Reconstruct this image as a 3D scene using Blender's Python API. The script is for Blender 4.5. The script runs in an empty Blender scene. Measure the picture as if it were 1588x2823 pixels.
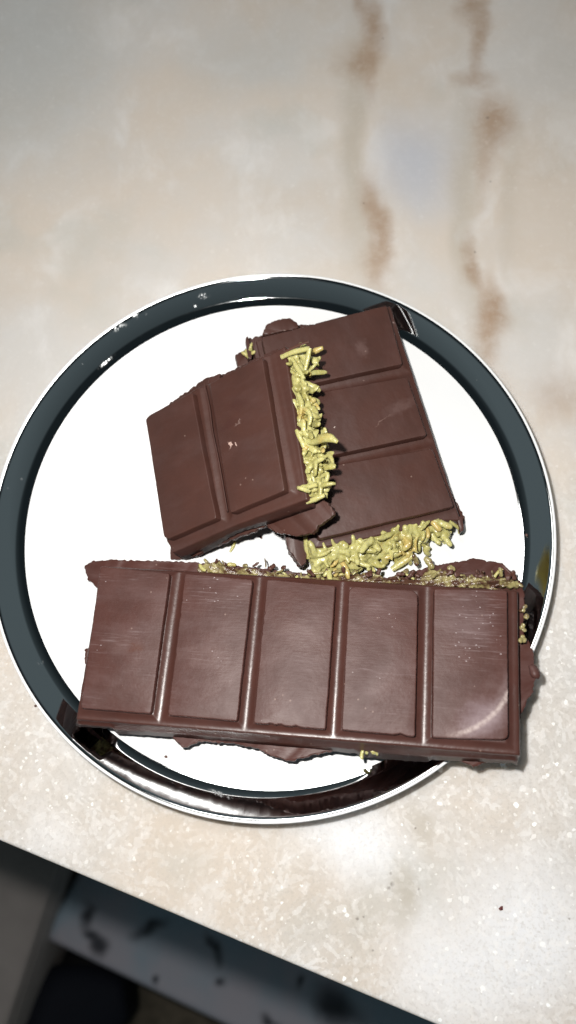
import bpy, bmesh, math, random
import numpy as np
from mathutils import Vector, noise, Matrix
random.seed(7); np.random.seed(7)
S = bpy.context.scene
COL = S.collection
# ------------------------------------------------------------------ camera
FPX, PCX, PCY = 2132.0, 794.0, 1411.5           # focal length and centre in photo pixels
CAM = (0.02029435, -0.07289519, 0.27601494, 0.28191935, -0.04887767)
def cam_axes():
    cx, cy, cz, a, b = CAM
    f = np.array([math.sin(b), math.sin(a)*math.cos(b), -math.cos(a)*math.cos(b)])
    r = np.array([1., 0, 0]); r = r - f*(r@f); r /= np.linalg.norm(r)
    return np.array([cx, cy, cz]), r, np.cross(r, f), f
CP, CR, CU, CF = cam_axes()
cd = bpy.data.cameras.new('camera'); co = bpy.data.objects.new('camera', cd); COL.objects.link(co)
co.matrix_world = Matrix(((CR[0], CU[0], -CF[0], CP[0]), (CR[1], CU[1], -CF[1], CP[1]), (CR[2], CU[2], -CF[2], CP[2]), (0, 0, 0, 1)))
cd.sensor_fit = 'VERTICAL'; cd.sensor_height = 36; cd.sensor_width = 36
cd.lens = FPX/2823*36
cd.clip_start = 0.005; cd.clip_end = 50
cd.dof.use_dof = True; cd.dof.focus_distance = 0.262; cd.dof.aperture_fstop = 7.5
S.camera = co
# ------------------------------------------------------------------ light
W = bpy.data.worlds.new('World'); S.world = W; W.use_nodes = True
bg = W.node_tree.nodes['Background']; bg.inputs[1].default_value = 1.0
# dim unlit room: walls faintly grey-blue, ceiling darker
wn = W.node_tree.nodes; wl = W.node_tree.links
wt_ = wn.new('ShaderNodeTexCoord'); ws = wn.new('ShaderNodeSeparateXYZ'); wr = wn.new('ShaderNodeValToRGB')
wl.new(wt_.outputs['Generated'], ws.inputs[0]); wl.new(ws.outputs[2], wr.inputs[0]); wl.new(wr.outputs[0], bg.inputs[0])
wr.color_ramp.elements[0].position = .58; wr.color_ramp.elements[0].color = (.078, .098, .105, 1)
wr.color_ramp.elements[1].position = .93; wr.color_ramp.elements[1].color = (.010, .014, .016, 1)
LAMP = CP + CR*-0.030 + CU*0.032 + CF*0.0
ld = bpy.data.lights.new('phone_torch', 'POINT'); lo = bpy.data.objects.new('phone_torch', ld); COL.objects.link(lo)
lo.location = LAMP; ld.energy = 4.8; ld.shadow_soft_size = 0.0055; ld.color = (1.0, 0.97, 0.93)
cl = bpy.data.lights.new('fill_lamp', 'AREA'); clo = bpy.data.objects.new('fill_lamp', cl); COL.objects.link(clo)  # soft overhead fill, added out of view to brighten the worktop
cl.shape = 'DISK'; cl.size = 0.5; cl.energy = 6.5; cl.color = (1.0, 0.98, 0.95)
clo.location = (-0.35, 0.75, 1.9); clo.rotation_euler = Vector((-0.35, 0.75, 1.9)).to_track_quat('Z', 'Y').to_euler()
S.view_settings.view_transform = 'Standard'; S.view_settings.look = 'None'; S.view_settings.gamma = 1.0; S.view_settings.exposure = 0.0
S.render.engine = 'CYCLES'
S.cycles.use_denoising = True; S.cycles.max_bounces = 8
S.cycles.caustics_reflective = False; S.cycles.caustics_refractive = False
S.cycles.sample_clamp_indirect = 4

# ------------------------------------------------------------------ helpers
def U(px, py, z):
    """the point of height z that shows at photo pixel (px, py)"""
    d = CF + CR*((px-PCX)/FPX) - CU*((py-PCY)/FPX)
    return CP + d*((z-CP[2])/d[2])
def tag(o, label=None, cat=None, group=None, kind=None):
    for k, v in (('label', label), ('category', cat), ('group', group), ('kind', kind)):
        if v: o[k] = v
    return o
def empty(name, mw=None):
    o = bpy.data.objects.new(name, None); COL.objects.link(o); o.empty_display_size = .01
    if mw is not None: o.matrix_world = mw
    return o
def mesh(name, verts, faces, mat, parent=None, smooth=True, mats=None):
    me = bpy.data.meshes.new(name); me.from_pydata([tuple(v) for v in verts], [], faces); me.validate()
    me.materials.append(mat)
    if smooth: me.polygons.foreach_set('use_smooth', [True]*len(me.polygons))
    bm = bmesh.new(); bm.from_mesh(me); bmesh.ops.recalc_face_normals(bm, faces=bm.faces); bm.to_mesh(me); bm.free()
    o = bpy.data.objects.new(name, me); COL.objects.link(o)
    if parent: o.parent = parent
    return o
def nz(x, y, z=0.): return noise.noise(Vector((x, y, z)))
def lerp(a, b, t): return a+(b-a)*t

class N:
    def __init__(s, name):
        s.m = bpy.data.materials.new(name); s.m.use_nodes = True; s.t = s.m.node_tree
        s.b = s.t.nodes['Principled BSDF']; s.tc = s.t.nodes.new('ShaderNodeTexCoord')
    def n(s, typ, **kw):
        nd = s.t.nodes.new(typ)
        ins = kw.pop('i', {})
        for k, v in kw.items(): setattr(nd, k, v)
        for k, v in ins.items(): s.put(nd.inputs[k], v)
        return nd
    def put(s, sock, v):
        if isinstance(v, bpy.types.NodeSocket): s.t.links.new(v, sock)
        else: sock.default_value = v
    def math(s, op, a, b=0., clamp=False):
        nd = s.n('ShaderNodeMath', operation=op, use_clamp=clamp, i={0: a, 1: b}); return nd.outputs[0]
    def noise(s, vec, scale, detail=3, rough=.5, col=False):
        nd = s.n('ShaderNodeTexNoise', i={'Vector': vec, 'Scale': scale, 'Detail': detail, 'Roughness': rough})
        return nd.outputs[1 if col else 0]
    def mapr(s, v, a, b, c=0., d=1., smooth=True):
        nd = s.n('ShaderNodeMapRange', interpolation_type='SMOOTHSTEP' if smooth else 'LINEAR', i={0: v, 1: a, 2: b, 3: c, 4: d}); return nd.outputs[0]
    def mix(s, f, a, b, mode='MIX'):
        nd = s.n('ShaderNodeMix', data_type='RGBA', blend_type=mode)
        s.put(nd.inputs[0], f); s.put(nd.inputs[6], a); s.put(nd.inputs[7], b); return nd.outputs[2]
    def mapping(s, vec, loc=(0, 0, 0), rot=(0, 0, 0), scale=(1, 1, 1), typ='POINT'):
        nd = s.n('ShaderNodeMapping', vector_type=typ, i={0: vec, 1: loc, 2: rot, 3: scale}); return nd.outputs[0]
    def spot(s, vec, x, y, rx, ry, ang=0., soft=1., z=0.):
        v = s.mapping(vec, (x, y, z), (0, 0, ang), (rx, ry, 1.), 'TEXTURE')
        l = s.n('ShaderNodeVectorMath', operation='LENGTH', i={0: v}).outputs['Value']
        return s.mapr(l, 1., 1.-soft, 0., 1.)
    def bump(s, h, strength=.3, dist=.0005, normal=None):
        nd = s.n('ShaderNodeBump', i={'Strength': strength, 'Distance': dist, 'Height': h})
        if normal is not None: s.put(nd.inputs['Normal'], normal)
        return nd.outputs[0]
    def out(s, **kw):
        for k, v in kw.items(): s.put(s.b.inputs[k.replace('_', ' ')], v)
        return s.m
def srgb(r, g, b):
    f = lambda c: (c/255/12.92) if c/255 <= .04045 else ((c/255+.055)/1.055)**2.4
    return (f(r), f(g), f(b), 1)

# ------------------------------------------------------------------ materials
def chocolate(name, base, rough, bloom_sheen, scratch=0., gloss=.5, smears_sheen=(), glare_arcs=(), frost_sheen=()):
    m = N(name); P = m.tc.outputs['Object']
    n1 = m.noise(P, 60, 4, .6); n2 = m.noise(P, 900, 3, .6); n3 = m.noise(P, 260, 2)
    c = m.mix(m.mapr(n1, .3, .7), base, tuple(x*.8 for x in base[:3])+(1,))
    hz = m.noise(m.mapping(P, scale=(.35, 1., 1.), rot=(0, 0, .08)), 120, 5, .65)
    haze = m.math('MULTIPLY', m.mapr(hz, .42, .75), bloom_sheen)
    c = m.mix(haze, c, (.30, .22, .22, 1))  # sheen and bloom painted as a patchy pale haze
    # tiny pale dust specks
    vo = m.n('ShaderNodeTexVoronoi', i={'Vector': P, 'Scale': 420.})
    rnd = m.n('ShaderNodeSeparateColor', i={0: vo.outputs['Color']})
    sp = m.math('MULTIPLY', m.math('LESS_THAN', vo.outputs['Distance'], .13), m.math('GREATER_THAN', rnd.outputs[0], .93))
    c = m.mix(m.math('MULTIPLY', sp, .35), c, (.34, .24, .2, 1))
    if scratch:  # pale specks and streaks paint sparkle and sheen into the colour
        v2 = m.n('ShaderNodeTexVoronoi', i={'Vector': m.mapping(P, scale=(.55, 1., 1.)), 'Scale': 1700.})
        r2 = m.n('ShaderNodeSeparateColor', i={0: v2.outputs['Color']})
        cm = m.math('MULTIPLY', m.mapr(m.noise(m.mapping(P, loc=(.2, 0, 0), scale=(.4, 1., 1.)), 75, 4, .6), .48, .68), m.mapr(hz, .35, .7, .3, 1.))
        for fx, fy, frx, fry, fs in frost_sheen: cm = m.math('ADD', cm, m.math('MULTIPLY', m.spot(P, fx, fy, frx, fry, 0., .9), fs))
        k2 = m.math('MULTIPLY', m.math('LESS_THAN', v2.outputs['Distance'], m.math('MULTIPLY', r2.outputs[1], .32)), m.math('GREATER_THAN', m.math('ADD', r2.outputs[0], m.math('MULTIPLY', cm, .55)), 1.18))
        c = m.mix(m.math('MULTIPLY', k2, .42), c, (.62, .55, .56, 1))
        st_n = m.noise(m.mapping(P, scale=(.06, 1., 1.), rot=(0, 0, .07)), 1300, 3, .7)
        c = m.mix(m.math('MULTIPLY', m.mapr(st_n, .50, .72), m.math('MULTIPLY', cm, .28)), c, (.42, .34, .35, 1))
    R = m.math('ADD', rough, m.math('MULTIPLY', m.math('SUBTRACT', n1, .5), .25))
    wp = m.n('ShaderNodeVectorMath', operation='ADD', i={0: P, 1: m.n('ShaderNodeVectorMath', operation='SCALE', i={0: m.n('ShaderNodeVectorMath', operation='SUBTRACT', i={0: m.noise(P, 300, 3, .6, True), 1: (.5, .5, .5)}).outputs[0], 'Scale': .006}).outputs[0]}).outputs[0]
    for (x, y, rx, ry, a, st, col) in smears_sheen:
        k = m.math('MULTIPLY', m.spot(wp, x, y, rx, ry, a, .8), m.mapr(hz, .3, .6, .35, 1.) if rx > .006 else 1.)
        c = m.mix(m.math('MULTIPLY', k, st), c, col)
    for (cx, cy, r, w, a0, sp_, st, col) in glare_arcs:           # glare arc painted into the colour: ring sector
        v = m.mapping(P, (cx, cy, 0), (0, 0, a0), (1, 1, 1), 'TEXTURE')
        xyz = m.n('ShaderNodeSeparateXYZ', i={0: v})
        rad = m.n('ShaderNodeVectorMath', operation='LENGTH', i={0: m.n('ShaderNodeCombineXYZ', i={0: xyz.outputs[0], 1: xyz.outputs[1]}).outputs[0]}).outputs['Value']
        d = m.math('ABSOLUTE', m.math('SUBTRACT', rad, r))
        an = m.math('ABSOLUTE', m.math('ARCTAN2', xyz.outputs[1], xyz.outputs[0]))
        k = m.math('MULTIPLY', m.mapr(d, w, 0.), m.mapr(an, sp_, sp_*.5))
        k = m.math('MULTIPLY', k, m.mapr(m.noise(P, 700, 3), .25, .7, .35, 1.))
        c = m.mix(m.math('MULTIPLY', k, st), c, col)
    h = m.math('ADD', m.math('MULTIPLY', n2, .4), n3)
    if scratch:
        sc = m.noise(m.mapping(P, scale=(.10, 1., 1.), rot=(0, 0, .06)), 1500, 4, .7)
        h = m.math('ADD', h, m.math('MULTIPLY', sc, scratch))
    nm = m.bump(h, .16, .0006)
    return m.out(Base_Color=c, Roughness=R, Specular_IOR_Level=gloss, Normal=nm)

def simple(name, col, rough, spec=.5, metal=0.):
    m = N(name); P = m.tc.outputs['Object']
    n = m.noise(P, 40, 4)
    c = m.mix(m.mapr(n, .3, .7), col, tuple(x*.88 for x in col[:3])+(1,))
    return m.out(Base_Color=c, Roughness=rough, Specular_IOR_Level=spec, Metallic=metal)

def filling_mat():
    m = N('pistachio_filling'); P = m.tc.outputs['Object']
    g = m.n('ShaderNodeNewGeometry')
    oi = m.n('ShaderNodeObjectInfo')
    n = m.noise(P, 170, 3, .6); n2 = m.noise(P, 420, 3); n3 = m.noise(m.mapping(P, loc=(.3, .1, .2)), 110, 3)
    c = m.mix(m.mapr(n, .35, .68), (.50, .475, .20, 1), (.36, .33, .115, 1))
    c = m.mix(m.math('MULTIPLY', m.mapr(n3, .55, .7), .6), c, (.48, .32, .09, 1))
    c = m.mix(m.math('MULTIPLY', m.math('GREATER_THAN', oi.outputs['Random'], .86), .5), c, (.52, .34, .10, 1))
    c = m.mix(m.math('MULTIPLY', m.math('LESS_THAN', oi.outputs['Random'], .2), .5), c, (.48, .45, .19, 1))
    nm = m.bump(m.math('ADD', n2, m.noise(P, 1100, 2)), .35, .0006)
    return m.out(Base_Color=c, Roughness=.27, Specular_IOR_Level=.5, Normal=nm, Subsurface_Weight=.35, Subsurface_Radius=(.6, .5, .2), Subsurface_Scale=.002)

def smear_mat():
    m = N('chocolate_smeared_filling'); P = m.tc.outputs['Object']
    c = m.mix(m.mapr(m.noise(P, 230, 4, .65), .40, .60), (.075, .035, .022, 1), (.30, .26, .11, 1))
    return m.out(Base_Color=c, Roughness=.25, Normal=m.bump(m.noise(P, 700, 3), .6, .001))
def marble_mat():
    m = N('veined_marble'); P = m.tc.outputs['Object']
    warp = m.n('ShaderNodeVectorMath', operation='SUBTRACT', i={0: m.noise(m.mapping(P, scale=(1., .55, 1.)), 24, 3, .5, True), 1: (.5, .5, .5)}).outputs[0]
    wp = m.n('ShaderNodeVectorMath', operation='ADD', i={0: P, 1: m.n('ShaderNodeVectorMath', operation='SCALE', i={0: warp, 'Scale': .030}).outputs[0]}).outputs[0]
    n1 = m.noise(wp, 11, 4, .55); n2 = m.noise(m.mapping(wp, loc=(3, 1, 0)), 17, 4, .6); n3 = m.noise(P, 900, 2, .6); n4 = m.noise(P, 330, 3, .6)
    c = m.mix(m.mapr(n1, .36, .62), (.615, .552, .485, 1), (.595, .575, .55, 1))
    c = m.mix(m.math('MULTIPLY', m.mapr(n2, .5, .7), .5), c, (.56, .485, .405, 1))
    n5 = m.noise(m.mapping(wp, loc=(7, 2, 0), scale=(1., .7, 1.)), 38, 5, .6); n6 = m.noise(m.mapping(wp, loc=(1, 9, 0)), 20, 3, .5)
    c = m.mix(m.math('MULTIPLY', m.mapr(n5, .5, .72), .5), c, (.74, .73, .72, 1))
    c = m.mix(m.math('MULTIPLY', m.mapr(n6, .54, .72), .45), c, (.49, .49, .455, 1))
    sxyz = m.n('ShaderNodeSeparateXYZ', i={0: P})
    def px(x, y): p = U(x, y, 0); return float(p[0]), float(p[1])
    def sc(x, y): p, q = U(x, y, 0), U(x+1, y, 0); return float(np.linalg.norm(q-p))
    def blot(c, x, y, rx, ry, st, col, ang=0., soft=.9):
        X, Y = px(x, y); k = sc(x, y)
        return m.mix(m.math('MULTIPLY', m.spot(wp, X, Y, rx*k, ry*k*1.15, ang, soft), st), c, col)
    wf = m.n('ShaderNodeVectorMath', operation='ADD', i={0: wp, 1: m.n('ShaderNodeVectorMath', operation='SCALE', i={0: m.n('ShaderNodeVectorMath', operation='SUBTRACT', i={0: m.noise(P, 130, 5, .65, True), 1: (.5, .5, .5)}).outputs[0], 'Scale': .0065}).outputs[0]}).outputs[0]
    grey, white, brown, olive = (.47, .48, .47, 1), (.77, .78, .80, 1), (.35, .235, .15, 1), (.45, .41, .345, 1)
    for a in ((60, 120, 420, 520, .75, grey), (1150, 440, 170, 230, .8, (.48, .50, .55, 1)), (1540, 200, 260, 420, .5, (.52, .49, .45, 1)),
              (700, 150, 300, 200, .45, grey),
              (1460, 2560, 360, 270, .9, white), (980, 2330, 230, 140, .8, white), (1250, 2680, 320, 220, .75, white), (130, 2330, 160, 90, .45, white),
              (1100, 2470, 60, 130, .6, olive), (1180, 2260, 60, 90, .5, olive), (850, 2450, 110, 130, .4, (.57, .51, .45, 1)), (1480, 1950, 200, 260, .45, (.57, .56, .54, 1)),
              (968, 400, 62, 560, .6, olive), (1285, 560, 62, 620, .5, olive), (1420, 560, 40, 500, .25, olive), (1010, 560, 55, 130, .35, brown),
              (1010, 880, 70, 150, .4, olive)):
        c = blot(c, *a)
    br = ((1030, 60, 52, 75, .8), (990, 155, 62, 45, .75), (985, 5, 32, 26, .6), (1015, 200, 26, 60, .45), (1022, 620, 34, 100, .75), (1016, 730, 40, 60, .5),
          (1277, 10, 34, 50, .75), (1312, 95, 24, 110, .7), (1300, 218, 62, 20, .55), (1345, 330, 66, 52, .75), (1340, 395, 50, 60, .35), (1322, 705, 24, 62, .55), (1312, 745, 34, 26, .6),
          (1366, 842, 48, 60, .85), (1336, 905, 46, 70, .7), (1540, 1075, 110, 46, .42), (1330, 460, 26, 70, .3), (1350, 1030, 60, 80, .2))
    for x, y, rx, ry, st in br: 
        X, Y = px(x, y); k = sc(x, y)
        v = m.math('MULTIPLY', m.spot(wf, X, Y, rx*1.4*k, ry*2.4*k, 0., 1.), m.mapr(m.noise(P, 190, 5, .7), .3, .6, .7, 1.))
        c = m.mix(m.math('MULTIPLY', v, st), c, brown)
    for x, y, r in ((1003, 560, 5), (1352, 500, 4), (1309, 696, 6), (1055, 105, 5), (1345, 325, 8), (1076, 2408, 7), (1081, 2437, 9), (1072, 2447, 9), (1155, 2451, 7), (985, 2532, 8), (1002, 2526, 5), (1145, 2283, 5), (1224, 2223, 4), (1027, 2620, 5), (1570, 2533, 5), (1180, 2270, 4), (970, 2640, 4)):
        X, Y = px(x, y); k = sc(x, y)
        c = m.mix(m.math('MULTIPLY', m.spot(m.n('ShaderNodeVectorMath', operation='ADD', i={0: P, 1: m.n('ShaderNodeVectorMath', operation='SCALE', i={0: m.n('ShaderNodeVectorMath', operation='SUBTRACT', i={0: m.noise(P, 500, 2, .5, True), 1: (.5, .5, .5)}).outputs[0], 'Scale': .0012}).outputs[0]}).outputs[0], X, Y, r*k*.9, r*k*.9, 0, .9), .6), c, (.12, .09, .07, 1))
    # crystals: pale flecks and grain, coarser in the white end of the slab
    zone = m.math('MULTIPLY', m.mapr(sxyz.outputs[1], .06, -.07, .12, 1.), m.mapr(m.noise(P, 14, 2), .25, .6, .35, 1.))
    gr = m.mapr(n4, .3, .7, -.5, .5, False)
    c = m.mix(m.math('MULTIPLY', m.mapr(n4, .5, .72), m.math('MULTIPLY', zone, .55)), c, (.80, .78, .76, 1))
    c = m.mix(m.math('MULTIPLY', m.mapr(n3, .52, .3), m.math('MULTIPLY', zone, .32)), c, (.42, .39, .35, 1))
    vg = m.n('ShaderNodeTexVoronoi', i={'Vector': wf, 'Scale': 620.}, voronoi_dimensions='2D')
    rg = m.n('ShaderNodeSeparateColor', i={0: vg.outputs['Color']})
    c = m.mix(m.math('MULTIPLY', m.mapr(rg.outputs[0], .55, 1.), m.math('MULTIPLY', zone, .4)), c, (.82, .81, .80, 1))
    c = m.mix(m.math('MULTIPLY', m.mapr(rg.outputs[1], .6, 1.), m.math('MULTIPLY', zone, .16)), c, (.45, .42, .39, 1))
    ew = m.n('ShaderNodeVectorMath', operation='ADD', i={0: P, 1: m.n('ShaderNodeVectorMath', operation='SCALE', i={0: m.n('ShaderNodeVectorMath', operation='SUBTRACT', i={0: m.noise(P, 700, 2, .5, True), 1: (.5, .5, .5)}).outputs[0], 'Scale': .0016}).outputs[0]}).outputs[0]
    for scl, thr, pick, st in ((95., .10, .70, .9), (210., .16, .76, .85), (420., .25, .68, .65), (60., .075, .64, .6)):
        vo = m.n('ShaderNodeTexVoronoi', i={'Vector': m.mapping(ew, loc=(scl*.013, .07, 0)), 'Scale': scl}, voronoi_dimensions='2D')
        rnd = m.n('ShaderNodeSeparateColor', i={0: vo.outputs['Color']})
        r = m.math('MULTIPLY', rnd.outputs[1], thr)
        k = m.math('MULTIPLY', m.mapr(m.math('SUBTRACT', vo.outputs['Distance'], r), .012, -.012), m.math('GREATER_THAN', rnd.outputs[0], pick))
        c = m.mix(m.math('MULTIPLY', m.math('MULTIPLY', k, zone), m.math('MULTIPLY', rnd.outputs[2], st)), c, (1., 1., .99, 1))
    nm = m.bump(n3, .05, .0003)
    return m.out(Base_Color=c, Roughness=.32, Specular_IOR_Level=.35, Normal=nm, Subsurface_Weight=.6, Subsurface_Radius=(1., .9, .8), Subsurface_Scale=.006)

def porcelain_mat():
    m = N('white_porcelain'); P = m.tc.outputs['Object']
    n = m.noise(P, 30, 3)
    c = m.mix(m.mapr(n, .3, .7), (.76, .77, .775, 1), (.73, .745, .755, 1))
    return m.out(Base_Color=c, Roughness=.18, Specular_IOR_Level=.5)
def silver_mat():
    m = N('polished_silver'); P = m.tc.outputs['Object']
    n = m.noise(P, 90, 4, .6)
    sm = m.mapr(m.noise(m.mapping(P, loc=(.4, 0, 0)), 42, 4, .7), .60, .72)
    vo = m.n('ShaderNodeTexVoronoi', i={'Vector': P, 'Scale': 260.})
    rnd = m.n('ShaderNodeSeparateColor', i={0: vo.outputs['Color']})
    sp = m.math('MULTIPLY', m.math('LESS_THAN', vo.outputs['Distance'], .16), m.math('GREATER_THAN', rnd.outputs[0], .95))
    R = m.math('ADD', m.mapr(n, .3, .75, .02, .035), m.math('ADD', m.math('MULTIPLY', sm, .03), m.math('MULTIPLY', sp, .2)))
    for x, y, rx, ry, a in ((372, 862, 13, 34, .3), (330, 905, 40, 9, .55), (402, 866, 6, 6, 0), (560, 812, 26, 10, .2), (285, 985, 40, 8, .8), (600, 2190, 60, 10, -.3), (100, 1825, 14, 14, 0)):
        p = U(x, y, .012); k = float(np.linalg.norm(U(x+1, y, .012)-p))
        w_ = m.math('MULTIPLY', m.spot(P, float(p[0]), float(p[1]), rx*k, ry*k, a, .9), m.mapr(m.noise(m.mapping(P, scale=(1., .4, 1.)), 900, 3, .7), .4, .65))
        R = m.math('ADD', R, m.math('MULTIPLY', w_, .34))
    return m.out(Base_Color=(.80, .83, .84, 1), Metallic=1., Roughness=R)

BASE = (.066, .0258, .0188, 1)
M_FILL = filling_mat(); M_SMEAR = smear_mat(); M_MARBLE = marble_mat(); M_PORC = porcelain_mat(); M_SILVER = silver_mat()
M_CRUMB = chocolate('chocolate_crumbs', (.085, .032, .02, 1), .5, .1)

# ------------------------------------------------------------------ worktop and what lies below
def prism(name, poly, z0, z1, mat, parent=None, bev=.002, seg=3):
    n = len(poly); vs = [(x, y, z0) for x, y in poly]+[(x, y, z1) for x, y in poly]
    fs = [tuple(range(n-1, -1, -1)), tuple(range(n, 2*n))]+[(i, (i+1) % n, n+(i+1) % n, n+i) for i in range(n)]
    o = mesh(name, vs, fs, mat, parent, smooth=False)
    bm = bmesh.new(); bm.from_mesh(o.data)
    bmesh.ops.bevel(bm, geom=[e for e in bm.edges], offset=bev, segments=seg, profile=.5, affect='EDGES')
    for f in bm.faces: f.smooth = True
    bm.to_mesh(o.data); bm.free(); o.data.set_sharp_from_angle(angle=math.radians(30))
    return o
e0, e1 = U(0, 2319, 0)[:2], U(1195, 2823, 0)[:2]
ed = (e1-e0)/np.linalg.norm(e1-e0); en = np.array([-ed[1], ed[0]])        # along and away from the edge, towards the plate
a, b = e0-ed*.5, e1+ed*.5
wt = prism('marble_worktop', [tuple(a), tuple(b), tuple(b+en*1.1), tuple(a+en*1.1)], -.022, 0., M_MARBLE, bev=.0012)
tag(wt, 'pale polished marble worktop with two brown veins and white crystal flecks under the plate', 'worktop')

def slab_mat():
    m = N('dark_veined_marble'); P = m.tc.outputs['Object']
    wv = m.n('ShaderNodeVectorMath', operation='ADD', i={0: P, 1: m.n('ShaderNodeVectorMath', operation='SCALE', i={0: m.n('ShaderNodeVectorMath', operation='SUBTRACT', i={0: m.noise(P, 12, 4, .6, True), 1: (.5, .5, .5)}).outputs[0], 'Scale': .05}).outputs[0]}).outputs[0]
    c = m.mix(m.mapr(m.noise(wv, 7, 4), .38, .62), (.32, .42, .50, 1), (.47, .45, .50, 1))
    zs = -.58
    def seg(c, x0, y0, x1, y1, w, st=.9):
        p, q = U(x0, y0, zs), U(x1, y1, zs); k = float(np.linalg.norm(U(x0+1, y0, zs)-U(x0, y0, zs)))
        mid = (p+q)/2; d = q-p; L = float(np.linalg.norm(d))/2+w*k
        return m.mix(m.math('MULTIPLY', m.spot(wv, float(mid[0]), float(mid[1]), L, w*k*1.5, math.atan2(d[1], d[0]), .9, zs), st), c, (.02, .022, .03, 1))
    for s in ((245, 2490, 250, 2565, 17), (250, 2565, 275, 2610, 16), (275, 2600, 265, 2645, 22), (345, 2588, 480, 2540, 20), (570, 2590, 595, 2670, 16), (430, 2700, 424, 2716, 14), (600, 2710, 603, 2725, 13), (830, 2700, 836, 2725, 15), (900, 2760, 975, 2830, 55), (710, 2800, 760, 2830, 14)):
        c = seg(c, *s)
    return m.out(Base_Color=c, Roughness=.35)
zs = -.58
c0, c1 = U(110, 2588, zs)[:2], U(640, 2842, zs)[:2]
d = (c1-c0)/np.linalg.norm(c1-c0); nn = np.array([-d[1], d[0]])
lf = U(203, 2420, zs)[:2]-c0; lf /= np.linalg.norm(lf)
ls = prism('marble_shelf', [tuple(c0), tuple(c0+d*1.6), tuple(c0+d*1.6+nn*.5), tuple(c0+lf*.5)], zs-.03, zs, slab_mat(), bev=.009, seg=4)
tag(ls, 'lower grey marble shelf with black veins in shadow beneath the worktop edge', 'shelf')
fm = N('brown_carpet'); P = fm.tc.outputs['Object']
fm.out(Base_Color=fm.mix(fm.mapr(fm.noise(P, 60, 4), .35, .65), (.10, .085, .06, 1), (.15, .125, .09, 1)), Roughness=.9, Normal=fm.bump(fm.noise(P, 400, 3), .5, .004))
fl = mesh('floor', [(-3, -3, -.75), (3, -3, -.75), (3, 3, -.75), (-3, 3, -.75)], [(0, 1, 2, 3)], fm.m); tag(fl, kind='structure')
zc = -.53
g0, g1 = U(160, 2395, zc)[:2], U(20, 2823, zc)[:2]
gd = (g1-g0)/np.linalg.norm(g1-g0); gn = np.array([gd[1], -gd[0]])
if gn[0] > 0: gn = -gn
cab = empty('grey_cabinet', Matrix.Translation((float(g0[0]), float(g0[1]), -.75)))
tag(cab, 'dim brown-grey cabinet low in the shadow at the left, below the worktop', 'cabinet')
MC = simple('grey_laminate', (.30, .27, .255, 1), .6)
pl = [g0-gd*.3, g0+gd*.9, g0+gd*.9+gn*.6, g0-gd*.3+gn*.6]
o = prism('carcass', [tuple(p) for p in pl], -.749, zc-.02, MC); o.parent = cab; o.matrix_parent_inverse = cab.matrix_world.inverted()
o = prism('cabinet_top', [tuple(p) for p in pl], zc-.0195, zc, MC, bev=.006); o.parent = cab; o.matrix_parent_inverse = cab.matrix_world.inverted()

# dark shoe on the floor
sh = empty('dark_shoe'); tag(sh, 'very dark navy shoe standing in the shadow against the lower marble shelf', 'shoe')
MS = simple('navy_suede', (.006, .008, .014, 1), .8, .2); MSo = simple('black_rubber', (.004, .004, .005, 1), .7, .2)
toe, heel = U(322, 2785, -.6), U(-120, 2905, -.6)
ax = (heel-toe)[:2]; Ls = float(np.linalg.norm(ax)); ax = ax/Ls; sd = np.array([-ax[1], ax[0]])
Ls = .30
def shoe_ring(t, zlo, zhi_f, wf):
    w = .052*(math.sin(min(1, t*3.2+.12)*math.pi/2)**.6)*(1-.22*math.sin(t*math.pi)**2*(t > .3))*wf
    h = zhi_f(t); ring = []
    for k in range(16):
        an = 2*math.pi*k/16
        x = w*math.copysign(abs(math.cos(an))**.7, math.cos(an)); zz = (math.sin(an)*.5+.5)**.8
        p = toe[:2]+ax*(t*Ls)+sd*x
        ring.append((p[0], p[1], zlo+(h-zlo)*zz))
    return ring
def loft(rings):
    vs = sum(rings, []); n = len(rings[0]); fs = []
    for i in range(len(rings)-1):
        for k in range(n): fs.append((i*n+k, i*n+(k+1) % n, (i+1)*n+(k+1) % n, (i+1)*n+k))
    fs += [tuple(range(n-1, -1, -1)), tuple(range((len(rings)-1)*n, len(rings)*n))]
    return vs, fs
zt = -.66
T = [0, .02, .06, .12, .2, .3, .42, .55, .7, .85, .95, 1]
v, f = loft([shoe_ring(t, zt, lambda t: zt+.035+.05*min(1, t*1.8)*(1 if t < .97 else .8), 1.) for t in T]); mesh('upper', v, f, MS, sh)
v, f = loft([shoe_ring(t, zt-.028, lambda t: zt+.004, 1.08) for t in T]); mesh('sole', v, f, MSo, sh)
st_ = empty('floor_step')
v, f = loft([shoe_ring(t, -.749, lambda t: zt-.0285, .5) for t in (0, 1)])
bpy.data.objects.remove(st_)

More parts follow.
